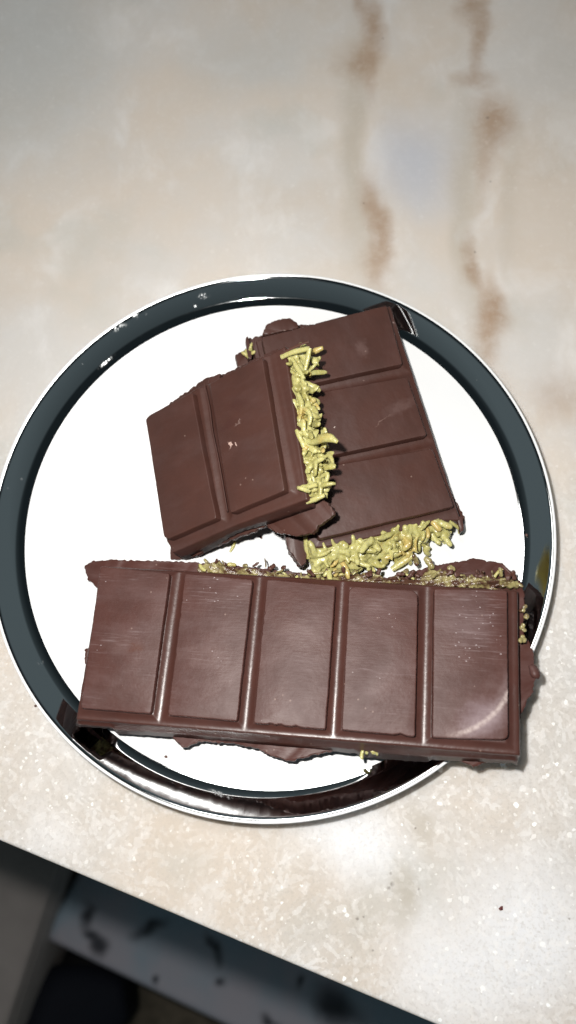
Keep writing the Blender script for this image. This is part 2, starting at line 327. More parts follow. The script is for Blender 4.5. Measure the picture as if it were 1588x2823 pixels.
# ------------------------------------------------------------------ plate
PZ = 3.6                                     # the plate stands on a foot this much higher (mm)
plate = empty('silver_rimmed_plate'); tag(plate, 'round white plate with a mirror-polished silver rim under the broken chocolate', 'plate')
def lathe(name, prof, mat, n=256, closed=False):
    vs = []; fs = []; m = len(prof)
    for k in range(n):
        a = 2*math.pi*k/n
        for r, z in prof: vs.append((r*math.cos(a)/1000, r*math.sin(a)/1000, (z+(PZ if z > .1 else 0))/1000))
    for k in range(n):
        k2 = (k+1) % n
        for j in range(m-1): fs.append((k*m+j, k2*m+j, k2*m+j+1, k*m+j+1))
    return mesh(name, vs, fs, mat, plate)
lathe('well', [(.01, 3.2), (20, 3.2), (50, 3.2), (80, 3.3), (87, 3.45), (89.4, 3.62)], M_PORC)
band = [(89.4, 3.62)]
r, z = 89.4, 3.62
K = 40
for k in range(K):
    t = (k+.5)/K
    s = math.radians(lerp(12, 24, t/.32) if t < .32 else lerp(36, 41.5, (t-.38)/.62) if t > .38 else lerp(24, 36, (t-.32)/.06))
    dr = 8.55/K; r += dr; z += dr*math.tan(s); band.append((r, z))
for k in range(12):                                    # rolled outer edge of the band
    s = math.radians(lerp(40, 4, (k+.5)/12)); r += .09; z += .09*math.tan(s); band.append((r, z))
lathe('silver_band', band, M_SILVER)
zr = z
lathe('lip', [(99.03, zr), (99.1, zr+.12), (99.3, zr+.2), (99.55, zr+.2), (99.85, zr+.2), (100, zr-.2), (99.9, zr-.8), (99.2, zr-1.5)], M_PORC)
lathe('underside', [(99.2, zr-1.5), (97.5, 6.9), (95, 4.6), (91.5, 2.3), (86, 1.8), (74, 1.5), (72, 0.05), (69, 0.05), (67, 1.4), (30, 1.6), (.01, 1.6)], M_PORC)

# ------------------------------------------------------------------ chocolate pieces
def rot(a, b, c):
    return (Matrix.Rotation(c, 4, 'Z') @ Matrix.Rotation(b, 4, 'Y') @ Matrix.Rotation(a, 4, 'X'))
R_ = math.radians
PITCH, PW, PL = 27.88, 22.87, 46.4          # mould pitch, raised square width and length, mm
GR = (PITCH-PW)/2
class Piece:
    def __init__(s, name, c, ang):
        s.mw = Matrix.Translation(Vector(c)) @ rot(*[R_(x) for x in ang])
        s.inv = s.mw.inverted(); s.e = empty(name, s.mw)
    def L(s, px, py, w=0.):
        """local (u, v) in mm where the ray of a photo pixel meets the plane w (mm) of the piece"""
        d = CF + CR*((px-PCX)/FPX) - CU*((py-PCY)/FPX)
        o = s.inv @ Vector(CP); q = s.inv.to_3x3() @ Vector(d)
        t = (w/1000-o.z)/q.z; p = o+q*t
        return (p.x*1000, p.y*1000)
    def LL(s, pts, w=0.): return [s.L(x, y, w) for x, y in pts]
def resample(poly, step, closed=True):
    P = [np.array(p, float) for p in poly]
    if closed: P.append(P[0])
    out = []
    for a, b in zip(P[:-1], P[1:]):
        n = max(1, int(round(np.linalg.norm(b-a)/step)))
        for k in range(n): out.append(a+(b-a)*k/n)
    if not closed: out.append(P[-1])
    return np.array(out)
def area(P): x, y = P[:, 0], P[:, 1]; return .5*np.sum(x*np.roll(y, -1)-np.roll(x, -1)*y)
def vnorm(P):
    t = np.roll(P, -1, 0)-np.roll(P, 1, 0); n = np.stack([t[:, 1], -t[:, 0]], 1)
    n /= np.linalg.norm(n, axis=1)[:, None]+1e-9
    return n if area(P) > 0 else -n
def smooth_loop(P, it):
    for _ in range(it): P = .5*P+.25*(np.roll(P, 1, 0)+np.roll(P, -1, 0))
    return P
def rings_mesh(name, rings, mat, parent, cap_top=True, cap_bot=True):
    n = len(rings[0]); vs = [tuple(x/1000 for x in p) for r in rings for p in r]; fs = []
    for i in range(len(rings)-1):
        for k in range(n): fs.append((i*n+k, i*n+(k+1) % n, (i+1)*n+(k+1) % n, (i+1)*n+k))
    if cap_bot: fs.append(tuple(range(n-1, -1, -1)))
    if cap_top: fs.append(tuple(range((len(rings)-1)*n, len(rings)*n)))
    o = mesh(name, vs, fs, mat, parent)
    bm = bmesh.new(); bm.from_mesh(o.data)
    bmesh.ops.triangulate(bm, faces=[f for f in bm.faces if len(f.verts) > 4], ngon_method='EAR_CLIP'); bm.to_mesh(o.data); bm.free()
    o.data.set_sharp_from_angle(angle=R_(40))
    return o
def square(pc, poly, mat, seed, rough=.05, chips=()):
    """one raised chocolate square, outline in local mm"""
    P = resample(poly, .7); P = smooth_loop(P, 1); n = vnorm(P)
    for k in range(len(P)):
        d = nz(P[k, 0]*.9+seed*7, P[k, 1]*.9)*rough+nz(P[k, 0]*.12+seed*3, P[k, 1]*.12)*.12
        for cx, cy, r, dd in chips: d -= dd*max(0, 1-math.hypot(P[k, 0]-cx, P[k, 1]-cy)/r)
        P[k] += n[k]*d
    n = vnorm(P)
    R = lambda off, z: [(p[0]+q[0]*off, p[1]+q[1]*off, z) for p, q in zip(P, n)]
    return rings_mesh('chocolate_square', [R(.16, -3.3), R(.04, -.30), R(-.05, -.13), R(-.17, -.03), R(-.36, 0.)], mat, pc.e, True, False)
def coons(b, t, l, r, ns, nt):
    """grid from four boundary polylines (bottom, top: left to right; left, right: bottom to top)"""
    def ev(c, s):
        c = np.array(c, float); d = np.r_[0, np.cumsum(np.linalg.norm(np.diff(c, axis=0), axis=1))]; d /= d[-1]
        return np.stack([np.interp(s, d, c[:, 0]), np.interp(s, d, c[:, 1])], -1)
    s = np.linspace(0, 1, ns); q = np.linspace(0, 1, nt)
    B, T_, L_, Rr = ev(b, s), ev(t, s), ev(l, q), ev(r, q)
    G = np.zeros((nt, ns, 2))
    for j in range(nt):
        for i in range(ns):
            si, tj = s[i], q[j]
            G[j, i] = (1-tj)*B[i]+tj*T_[i]+(1-si)*L_[j]+si*Rr[j]-((1-si)*(1-tj)*B[0]+si*(1-tj)*B[-1]+(1-si)*tj*T_[0]+si*tj*T_[-1])
    return G
def shell(pc, b, t, l, r, pads, vr, mat, depth, seed, step=.42, draft=.16, dmul=None):
    """moulded top shell: grooved top surface and drafted skirt. depth(side, u, v): skirt depth in mm (side b t l r)"""
    ln = lambda c: sum(math.dist(p, q) for p, q in zip(c[:-1], c[1:]))
    ns, nt = int(ln(b)/step)+2, int(max(ln(l), ln(r))/step)+2
    G = coons(b, t, l, r, ns, nt)
    def hz(u, v):
        du = min(abs(u-c)-PW/2 for c in pads); dv = max(vr[0]-v, v-vr[1])
        d = max(du, dv, 0.)+nz(u*.3, v*.3, seed)*.06
        if d <= 0: return -2.75
        x = min(d/GR, 1.6)
        z = -2.75-.95*math.sin(min(x, 1)*math.pi/2)
        if x > 1: z -= .5*(x-1)**2
        return z
    V = [(G[j, i, 0], G[j, i, 1], hz(*G[j, i])) for j in range(nt) for i in range(ns)]
    F = [(j*ns+i, j*ns+i+1, (j+1)*ns+i+1, (j+1)*ns+i) for j in range(nt-1) for i in range(ns-1)]
    loop = [i for i in range(ns)]+[j*ns+ns-1 for j in range(1, nt)]+[(nt-1)*ns+i for i in range(ns-2, -1, -1)]+[j*ns for j in range(nt-2, 0, -1)]
    side = ['b']*(ns-1)+['r']*(nt-1)+['t']*(ns-1)+['l']*(nt-1)
    lp = np.array([V[i][:2] for i in loop]); n = vnorm(lp); n = smooth_loop(n, 2); n /= np.linalg.norm(n, axis=1)[:, None]
    D = np.array([depth(side[k], *lp[k]) for k in range(len(loop))]); D = smooth_loop(D[:, None], 2)[:, 0]
    D += np.array([nz(lp[k, 0]*.5, lp[k, 1]*.5, seed+3)*.55+nz(lp[k, 0]*1.6, lp[k, 1]*1.6, seed+9)*.3 for k in range(len(loop))])
    prev = loop
    for off, fz in ((.22, .25), (.34, .5), (.34+draft*1.5, 2.), (None, .5), (None, 1.)):
        ids = []
        for k in range(len(loop)):
            z0 = V[loop[k]][2]; draft_ = draft*(dmul.get(side[k], 1) if dmul else 1)
            if off is None:
                dz = max(2.1, D[k]*fz); o_ = .34+draft_*dz
            else: dz = min(fz, D[k]*.8); o_ = off
            w = nz(lp[k, 0]*.25, lp[k, 1]*.25, dz*.4+seed)*.12
            ids.append(len(V)); V.append((lp[k, 0]+n[k, 0]*(o_+w), lp[k, 1]+n[k, 1]*(o_+w), z0-dz))
        for k in range(len(loop)):
            k2 = (k+1) % len(loop); F.append((prev[k], prev[k2], ids[k2], ids[k]))
        prev = ids
    ids = []
    for k in range(len(loop)):                                # underside of the skirt, 1.6 mm thick
        p = V[prev[k]]; ids.append(len(V)); V.append((p[0]-n[k, 0]*1.7, p[1]-n[k, 1]*1.7, p[2]+.15))
    for k in range(len(loop)): k2 = (k+1) % len(loop); F.append((prev[k], prev[k2], ids[k2], ids[k]))
    o = mesh('shell', [tuple(x/1000 for x in p) for p in V], F, mat, pc.e)
    return o
def ragged(pc, name, poly, ztop, thick, mat, seed, rag=.55, warp=.6, step=.6):
    """broken sheet of chocolate with torn edges, outline in local mm"""
    P = resample(poly, step); P = smooth_loop(P, 1); n = vnorm(P)
    for k in range(len(P)):
        P[k] += n[k]*(nz(P[k, 0]*.8, P[k, 1]*.8, seed)*rag+nz(P[k, 0]*2.1, P[k, 1]*2.1, seed+4)*rag*.35)
    n = smooth_loop(vnorm(P), 1)
    wz = lambda p: nz(p[0]*.12, p[1]*.12, seed+8)*warp
    R = lambda off, z, j: [(p[0]+q[0]*(off+nz(p[0]*1.3, p[1]*1.3, j+seed)*.2), p[1]+q[1]*(off+nz(p[0]*1.3, p[1]*1.3, j+seed+.5)*.2), z+wz(p)+nz(p[0]*1.1, p[1]*1.1, j*3.+seed)*.22) for p, q in zip(P, n)]
    return rings_mesh(name, [R(-.3, ztop-thick, 0), R(-.05, ztop-thick*.85, 1), R(0, ztop-thick*.4, 2), R(-.06, ztop-.12, 3), R(-.32, ztop, 4)], mat, pc.e)
def tube(name, pts, rad, mat, parent, seg=8, flat=.75, seed=0., lump=.12):
    pts = [Vector(p) for p in pts]; rings = []; n = len(pts)
    up = Vector((0, 0, 1))
    for i in range(n):
        t = (pts[min(i+1, n-1)]-pts[max(i-1, 0)]).normalized()
        x = t.cross(up);  x = x.normalized() if x.length > .1 else Vector((1, 0, 0))
        y = x.cross(t).normalized()
        ring = []
        for k in range(seg):
            a = 2*math.pi*k/seg; rr = rad[i]*(1+lump*noise.noise(pts[i]*.9+Vector((seed, k*.7, 0))))
            ring.append(tuple(pts[i]+x*(math.cos(a)*rr)+y*(math.sin(a)*rr*flat)))
        rings.append(ring)
    o = rings_mesh(name, rings, mat, parent)
    o.data.set_sharp_from_angle(angle=R_(80))
    return o
def strand(parent, p0, direc, length, r, seed, mat=None, bend=.6, lump=.3):
    rnd = random.Random(seed); n = 9; pts = []; p = Vector(p0); d = Vector(direc).normalized()
    ax_ = Vector((rnd.uniform(-1, 1), rnd.uniform(-1, 1), rnd.uniform(-1, 1))).normalized()
    k = rnd.uniform(-bend, bend)
    for i in range(n):
        pts.append(tuple(p)); p = p+d*(length/(n-1)); d = (Matrix.Rotation(k*2.2/(n-1), 3, ax_) @ d).normalized()
    prof = [.6, .95, 1.05, .95, 1, 1.1, 1., .9, .55]
    return tube('pastry_strand', pts, [r*x for x in prof], mat or M_FILL, parent, seed=seed*.37, flat=rnd.uniform(.55, .95), lump=lump)
def stroke(parent, pts, rads, seed, name='pastry_strand', mat=None, flat=.75):
    """strand through given local points (mm), smoothed"""
    P = resample(pts, 1., False)
    for _ in range(3): P[1:-1] = .5*P[1:-1]+.25*(P[:-2]+P[2:])
    t = np.linspace(0, 1, len(P)); rr = np.interp(t, np.linspace(0, 1, len(rads)), rads)
    return tube(name, [tuple(p) for p in P], list(rr), mat or M_FILL, parent, seed=seed, flat=flat)
def fill_block(pc, sec, v0, v1, seed, amp=.8, face=None, edge=None):
    """lumpy cream core: cross-section (u, w) swept along v. face(v): push of the open face"""
    S_ = resample(sec, .8); n = vnorm(S_); nv = int((v1-v0)/.8)+1; rings = []
    um = max(p[0] for p in sec)
    for j in range(nv):
        v = lerp(v0, v1, j/(nv-1)); ring = []; ed_ = edge(v) if edge else 0.; endk = min(1, min(j, nv-1-j)/2+.55)
        for p, q in zip(S_, n):
            a = (noise.noise(Vector((p[0]*.33, v*.33, p[1]*.33+seed)))*1.2+noise.noise(Vector((p[0]*.9, v*.9, p[1]*.9+seed)))*.6)*amp
            fr = max(0, (p[0]-(um-9))/9)
            push = (face(v)*fr if face else 0)
            dv_ = (noise.noise(Vector((p[0]*.4, seed*2., p[1]*.5)))*2.4 if j in (0, 1, 2, nv-1, nv-2) else 0)*fr
            ring.append((p[0]+q[0]*a*fr+push+ed_, v+dv_, p[1]+q[1]*a*.8))
        rings.append(ring)
    return rings_mesh('filling', rings, M_FILL, pc.e)

def melt(target, parts, voxel=.00028, it=12, fac=.5):
    """fuse loose strands with the cream they are soaked in into one continuous lumpy surface"""
    bm = bmesh.new(); bm.from_mesh(target.data)
    for o in parts:
        bm.from_mesh(o.data); me = o.data; bpy.data.objects.remove(o); bpy.data.meshes.remove(me)
    bm.to_mesh(target.data); bm.free()
    r_ = target.modifiers.new('fuse', 'REMESH'); r_.mode = 'VOXEL'; r_.voxel_size = voxel; r_.use_smooth_shade = True
    s_ = target.modifiers.new('soften', 'SMOOTH'); s_.factor = fac; s_.iterations = it
    bpy.context.view_layer.update()
    dg = bpy.context.evaluated_depsgraph_get(); me = bpy.data.meshes.new_from_object(target.evaluated_get(dg))
    old = target.data; target.modifiers.clear(); target.data = me; bpy.data.meshes.remove(old)
    me.polygons.foreach_set('use_smooth', [True]*len(me.polygons))
# ---- the five-square bar at the front
G1 = 'pieces of the broken filled chocolate bar'
def bar_marks(pc):
    u = lambda x, y: pc.L(x, y, 0)
    k = .001
    s1 = u(1395, 1800); e = []
    return e
bar = Piece('chocolate_bar', (.01012, -.04660, .0237), (-3.5, -2.8, -3.66))
tag(bar.e, 'long glossy strip of five chocolate squares in a row, hanging over the right rim', 'chocolate bar', G1)
def mm(pc, x, y): p = pc.L(x, y); return p[0]/1000, p[1]/1000
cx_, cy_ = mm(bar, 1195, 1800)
sm = []  # one real dark spot; the pale patches are glare and sheen painted in
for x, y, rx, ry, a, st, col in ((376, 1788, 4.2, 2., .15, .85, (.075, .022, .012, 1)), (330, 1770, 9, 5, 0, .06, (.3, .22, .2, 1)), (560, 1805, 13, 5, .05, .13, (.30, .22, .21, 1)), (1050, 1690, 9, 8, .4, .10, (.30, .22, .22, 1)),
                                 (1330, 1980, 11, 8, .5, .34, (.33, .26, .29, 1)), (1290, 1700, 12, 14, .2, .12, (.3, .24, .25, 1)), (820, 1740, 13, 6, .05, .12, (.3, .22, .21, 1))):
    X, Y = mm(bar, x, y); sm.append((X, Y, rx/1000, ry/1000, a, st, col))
M_BARS = chocolate('moulded_glossy_chocolate', (.068, .0252, .019, 1), .34, .04, .0, .5)
M_BAR = chocolate('glossy_chocolate', (.074, .0275, .0215, 1), .46, .12, .5, .26, sm, [(cx_, cy_, .0255, .0012, -.72, .75, .55, (.62, .52, .47, 1)), (cx_, cy_, .0255, .004, -.72, .8, .22, (.5, .42, .43, 1))], [mm(bar, *q)+r for q, r in (((1330, 1720), (.012, .022, .85)), ((1060, 1680), (.011, .012, .5)), ((1270, 1800), (.010, .012, .5)), ((300, 1770), (.010, .006, .6)), ((590, 1650), (.012, .009, .5)), ((580, 1810), (.014, .005, .6)), ((1090, 1960), (.008, .006, .5)))])  # arcs are painted rim glare, the last list painted frosty sheen
bpads = [(i-2)*PITCH for i in range(5)]
uL, uR, vB, vT = -2*PITCH-PW/2-2.4, 2*PITCH+PW/2+3.9, -PL/2-3.0, PL/2+1.9
def bdepth(side, u, v):
    if side == 'b': return 7.0+1.4*math.sin(u*.05)+(-1.6 if u > 45 else 0)-(3.2 if u < -58 else 0)-(1.5 if 12 < u < 22 else 0)
    if side == 't': return 3.6
    if side == 'r': return 9.5
    return 7.
shell(bar, [(uL, vB), (uR, vB)], [(uL, vT), (uR, vT)], [(uL, vB), (uL, vT)], [(uR, vB), (uR, vT)], bpads, (-PL/2, PL/2), M_BARS, bdepth, 1, dmul={'b': 2.9, 't': 1.5})
BQ = [[(276.6, 1560.4), (468, 1580), (415, 1967.6), (222.5, 1951.7)], [(510, 1580), (696, 1598), (653.4, 1988), (462.6, 1971)], [(735.6, 1596.6), (925, 1613.5), (897, 2011), (699, 1993)], [(962, 1616), (1152, 1628), (1144, 2031), (942, 2012)], [(1197, 1623), (1398, 1626.6), (1401, 2038.6), (1192, 2034)]]
for i, q in enumerate(BQ):
    q = bar.LL(q)
    A = [np.array(x) for x in q]
    c = sum(A)/4; cut = lambda k, a: [tuple(A[k]+(A[k-1]-A[k])/np.linalg.norm(A[k-1]-A[k])*a), tuple(A[k]+(A[(k+1) % 4]-A[k])/np.linalg.norm(A[(k+1) % 4]-A[k])*a)]
    poly = []
    for k in range(4):
        cutk = .3
        if i == 3 and k in (0, 1): cutk = 1.5
        if i == 4 and k == 2: cutk = 1.
        poly += cut(k, cutk)
    chips = []
    if i == 2: chips = [(c[0]+x, c[1]-PL/2, 1.1, .5) for x in (-6, -3, 2)]
    if i == 3: chips = [(c[0]+7, c[1]-PL/2, 2., .6)]
    if i == 1: chips = [(c[0]-PW/2, c[1]+y, .8, .35) for y in (-4, 9, 14)]
    if i == 2: chips += [(c[0]-PW/2, c[1]+y, .7, .4) for y in (12, 9, 5)]
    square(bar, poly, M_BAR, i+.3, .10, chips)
base = [(231, 1563), (250, 1548), (277, 1544), (344, 1543), (470, 1546), (620, 1556), (760, 1570), (900, 1588), (1060, 1592), (1130, 1580), (1183, 1560), (1270, 1546), (1299, 1538), (1386, 1551), (1410, 1577), (1439, 1604), (1447, 1645), (1445, 1700), (1444, 1751), (1459, 1770), (1471, 1799), (1473, 1833), (1486, 1845), (1489, 1858), (1475, 1874), (1468, 1911), (1449, 1944), (1434, 1978), (1425, 2040), (1400, 2092), (1348, 2098), (1319, 2111), (1304, 2115), (1285, 2105), (1261, 2094), (1200, 2080), (1080, 2070), (960, 2066), (880, 2077), (842, 2087), (798, 2099), (750, 2084), (702, 2062), (640, 2050), (595, 2046), (547, 2044), (506, 2064), (489, 2046), (460, 2020), (400, 1995), (300, 1975), (235, 1960), (244, 1850), (230, 1815), (236, 1788), (262, 1770), (272, 1625), (243, 1600)]
WB = -9.6
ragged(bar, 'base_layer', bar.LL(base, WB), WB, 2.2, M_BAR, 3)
fb = bpy.data.objects
bf = fill_block(bar, [(-62, -4.6), (66, -4.6), (65, -9.8), (-61, -9.8)], -PL/2-.4, PL/2+2.2, 5, .9)
bf.data.materials[0] = M_SMEAR
smear = [(545, 1550), (600, 1545), (660, 1556), (720, 1562), (800, 1578), (900, 1585), (960, 1574), (1010, 1572), (1060, 1585), (1130, 1585), (1180, 1568), (1212, 1562), (1240, 1574), (1300, 1590), (1430, 1600), (1430, 1622), (1100, 1616), (900, 1610), (700, 1593), (545, 1574)]
smear_o = ragged(bar, 'filling_smear', bar.LL([(x, y+(7 if y < 1588 else 0)) for x, y in smear], -7.2), -7., 2.6, M_SMEAR, 61, 1.1, 2.6); smear_o.parent = bf
rnd = random.Random(11); soft = []
path = resample([(545, 1560), (620, 1566), (700, 1572), (800, 1586), (900, 1592), (1000, 1596), (1100, 1598), (1200, 1594), (1330, 1596), (1425, 1606)], 9, False)
for i, p in enumerate(path):                                   # torn filling along the far edge
    if rnd.random() < .25: continue
    w = rnd.uniform(-8.6, -4.2)
    q = bar.L(p[0]+rnd.uniform(-6, 6), p[1]+rnd.uniform(-11, 2), w)
    if rnd.random() < .68:
        k = strand(bf, (q[0], q[1], w), (rnd.uniform(-1, 1), rnd.uniform(-.5, .6), rnd.uniform(-.4, .3)), rnd.uniform(1.6, 5.), rnd.uniform(.3, .75), i+100, bend=1.2)
        if i % 6: soft.append(k)
    else: strand(bf, (q[0], q[1]+.5, w), (rnd.uniform(-1, 1), rnd.uniform(-.2, 1), rnd.uniform(-.2, .6)), rnd.uniform(1.2, 3.8), rnd.uniform(.4, .9), i+100, M_CRUMB, lump=.8).name = 'torn_chocolate'
for i in range(10):                                            # crumbs of filling on the right end
    x, y = rnd.uniform(1432, 1450), rnd.uniform(1655, 1760)
    w = rnd.uniform(-8, -3.5); q = bar.L(x, y, w)
    soft.append(strand(bf, (q[0], q[1], w), (rnd.uniform(-.3, .6), rnd.uniform(-1, 1), rnd.uniform(-.4, .6)), rnd.uniform(1.2, 2.6), rnd.uniform(.5, .9), i+300))
for x, y in ((1005, 2074), (1040, 2072), (1025, 2085), (1000, 2086), (1110, 2066)):
    q = bar.L(x, y, -8.5); strand(bf, (q[0], q[1]+2, -8.3), (rnd.uniform(-.7, .7), -1, -.2), rnd.uniform(1.6, 4.), rnd.uniform(.4, .8), x, bend=1.5)
for x, y, l in ((1125, 1568, 4), (1150, 1560, 4.5), (1170, 1578, 4), (1190, 1570, 5), (1215, 1572, 3.5), (1235, 1560, 3)):
    q = bar.L(x, y, -8.6); soft.append(strand(bf, (q[0], q[1], -8.8), (rnd.uniform(-1, 1), rnd.uniform(-.7, .7), .1), l, rnd.uniform(.8, 1.3), x))
melt(smear_o, soft, .0002, 3)
# melted lump at the right end of the base
q = bar.LL([(1462, 1832), (1472, 1848), (1480, 1858), (1476, 1870)], -9)
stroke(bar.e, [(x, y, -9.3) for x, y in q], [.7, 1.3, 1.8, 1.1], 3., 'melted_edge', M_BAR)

# ---- two squares leaning on the right-hand piece
p2 = Piece('chocolate_piece', (-.006754, .022882, .0352), (-4.47, -27.59, 13.49))
tag(p2.e, 'matt two-square piece propped at a slant with green filling on its raised right side', 'chocolate bar', G1)
sm = []
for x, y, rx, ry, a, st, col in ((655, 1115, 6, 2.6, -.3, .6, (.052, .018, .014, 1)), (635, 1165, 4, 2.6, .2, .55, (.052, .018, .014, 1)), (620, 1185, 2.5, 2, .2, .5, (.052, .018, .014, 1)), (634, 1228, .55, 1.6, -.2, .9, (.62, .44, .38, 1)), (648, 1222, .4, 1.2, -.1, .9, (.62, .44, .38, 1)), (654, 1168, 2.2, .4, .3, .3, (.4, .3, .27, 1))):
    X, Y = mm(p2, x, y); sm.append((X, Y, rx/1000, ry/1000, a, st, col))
M_P2 = chocolate('matt_chocolate', BASE, .5, .05, .0, .42, sm)
SW = -2.2
TL, TM1, TM2, TR_, TRo = (399, 1155), (563, 1057), (577, 1057), (722, 983), (776, 951)
bt = p2.LL([(455, 1497), (471, 1520), (626, 1447), (805, 1380), (838, 1370)], SW)
tp = p2.LL([TL, TM1, TM2, TR_, TRo], SW)
bt = p2.LL([(468, 1519), (626, 1450), (720, 1414), (838, 1372)], SW)
lf_ = p2.LL([(468, 1519), (452, 1478), (420, 1280), TL], SW)
rt = p2.LL([(838, 1372), (822, 1270), (797, 1090), TRo], SW)
def d2(side, u, v):
    if side == 'b': return 6.5+1.6*math.sin(u*.16+.5)
    if side == 'r': return 2.4
    if side == 't': return 8.5
    return 8.5
shell(p2, bt, tp, lf_, rt, [-PITCH, 0.], (-PL/2+.2, 99), M_P2, d2, 2)
square(p2, p2.LL([(577, 1058), (640, 1024), (722, 984), (752, 1160), (784, 1352), (635, 1413.6), (605, 1230)]), M_P2, 5.2, .08)
square(p2, p2.LL([(401, 1156), (411, 1145), (470, 1112), (529, 1081), (560, 1250), (595.7, 1428), (462, 1486), (451, 1479), (424, 1300)]), M_P2, 6.1, .06)
# raised groove lip left by the snapped edge between the squares
q = p2.LL([(563, 1058), (578, 1130), (583, 1180), (600, 1260), (626, 1410)], -1.6)
stroke(p2.e, [(x, y, -1.75) for x, y in q], [.35, .45, .35, .4, .3], 2., 'snapped_ridge', M_P2)
def edge_fn(line):
    L_ = sorted((v, u) for u, v in line); vv = [a for a, b in L_]; uu = [b for a, b in L_]
    return lambda v: float(np.interp(v, vv, uu))
e2 = edge_fn(rt); V2a, V2b = min(v for u, v in rt)+1.2, max(v for u, v in rt)-.6
f2 = fill_block(p2, [(-50, -5.6), (-5, -5.6), (-1., -4.4), (.9, -6.), (4.2, -10.8), (-50, -10.4)], V2a, V2b, 9, .9, None, e2)
base2 = [(459, 1519), (467, 1546), (550, 1531), (566, 1515), (676, 1474), (735, 1449), (760, 1469), (817, 1478), (866, 1469), (883, 1445), (903, 1434), (920, 1420), (912, 1395), (893, 1378), (872, 1360), (850, 1200), (830, 1050), (770, 960), (600, 1040), (573, 1040), (480, 1105), (405, 1160), (430, 1350)]
ragged(p2, 'base_layer', p2.LL(base2, -11.), -10.6, 2., M_P2, 6)
rnd = random.Random(5); soft = []
for i in range(130):
    v = rnd.uniform(V2a, V2b); k = rnd.random(); w = -4.1-6.6*k
    u = e2(v)+.7+4.6*k+rnd.uniform(-.5, .5)
    a = rnd.uniform(-1, 1)
    dr = (rnd.uniform(-.2, .55), a*1.2, rnd.uniform(-1, .5)) if rnd.random() < .7 else (1, rnd.uniform(-.5, .5), rnd.uniform(-.3, .4))
    ln_ = rnd.uniform(4, 9) if dr[0] < .9 else rnd.uniform(2, 3.4)
    k_ = strand(f2, (max(u-.3*ln_*(dr[0] > .9), e2(v)+.5+.25*(-w-4)), max(V2a, min(V2b, v-dr[1]*ln_*.4)), w), dr, ln_, rnd.uniform(.5, 1.15), 500+i, bend=1.6)
    if i % 5: soft.append(k_)
melt(f2, soft)
def s2(pts, rads, sd, **k):
    return stroke(f2, [p2.L(x, y, w)+(w,) for x, y, w in pts], rads, sd, **k)
s2([(844, 1216, -5), (862, 1220, -4.8), (880, 1212, -4), (895, 1204, -3.4), (915, 1208, -3.3), (931, 1219, -3.6)], [.9, 1.1, 1.3, 1.7, 1.5, .5], 1., flat=.6)
s2([(775, 985, -3), (800, 972, -3.2), (830, 965, -3.8), (853, 960, -4.)], [.9, 1.1, 1., .8], 2.)
s2([(853, 960, -4.), (849, 985, -4.6), (843, 1010, -5.2), (838, 1032, -5.6)], [.9, .9, .85, .7], 3.)
s2([(805, 990, -4), (815, 1008, -4.2), (826, 1025, -4.6), (838, 1045, -5)], [.8, .9, 1., .7], 4.)
s2([(890, 1312, -7), (905, 1300, -6.2), (903, 1320, -6.6), (892, 1338, -7)], [.7, .8, .8, .6], 5.)
s2([(845, 1384, -6), (870, 1376, -6), (895, 1364, -6.4)], [.8, 1., .7], 6.)
s2([(835, 1348, -4.5), (855, 1340, -4.5), (874, 1336, -4.5)], [.7, .9, .8], 7.)
s2([(882, 1366, -6.5), (886, 1345, -6.), (882, 1330, -6)], [.7, .8, .7], 8.)
s2([(820, 1085, -4), (830, 1105, -4), (834, 1122, -4.4), (828, 1140, -5)], [.7, 1., 1., .7], 9.)
s2([(836, 1125, -4.5), (852, 1133, -4.3), (858, 1150, -4.6), (852, 1172, -5.2)], [.7, .85, .85, .6], 10.)
q = [p2.L(x, y, w)+(w,) for x, y, w in ((775, 976, -2.5), (800, 962, -2.4), (830, 948, -2.4), (852, 942, -2.6))]
stroke(p2.e, q, [.3, .5, .6, .4], 1., 'shell_flake', M_CRUMB, flat=.6)
q = p2.LL([(576, 1042), (610, 1030), (602, 1055), (574, 1060)], -6)
ragged(p2, 'shell_flake', q, -5.4, 1.6, M_P2, 12, .2)

# ---- three squares on the right
p3 = Piece('chocolate_slab', (.030857, .035737, .0225), (-6.15, .58, -74.78))
tag(p3.e, 'three-square piece standing on the silver rim at the top right, filling spilling from its lower end', 'chocolate bar', G1)
sm = []
for x, y, rx, ry, a, st, col in ((1000, 960, 5, 3, 0, .25, (.2, .13, .12, 1)), (1105, 1120, 3, 9, .2, .2, (.2, .13, .12, 1)), (1055, 1160, .35, 5, .6, .3, (.3, .2, .17, 1)), (919, 1183, .35, .35, 0, .9, (.6, .5, .45, 1)), (1098, 879, .5, .5, 0, .8, (.5, .42, .4, 1))):
    X, Y = mm(p3, x, y); sm.append((X, Y, rx/1000, ry/1000, a, st, col))
M_P3 = chocolate('satin_chocolate', (.064, .0252, .0184, 1), .48, .06, .0, .42, sm)
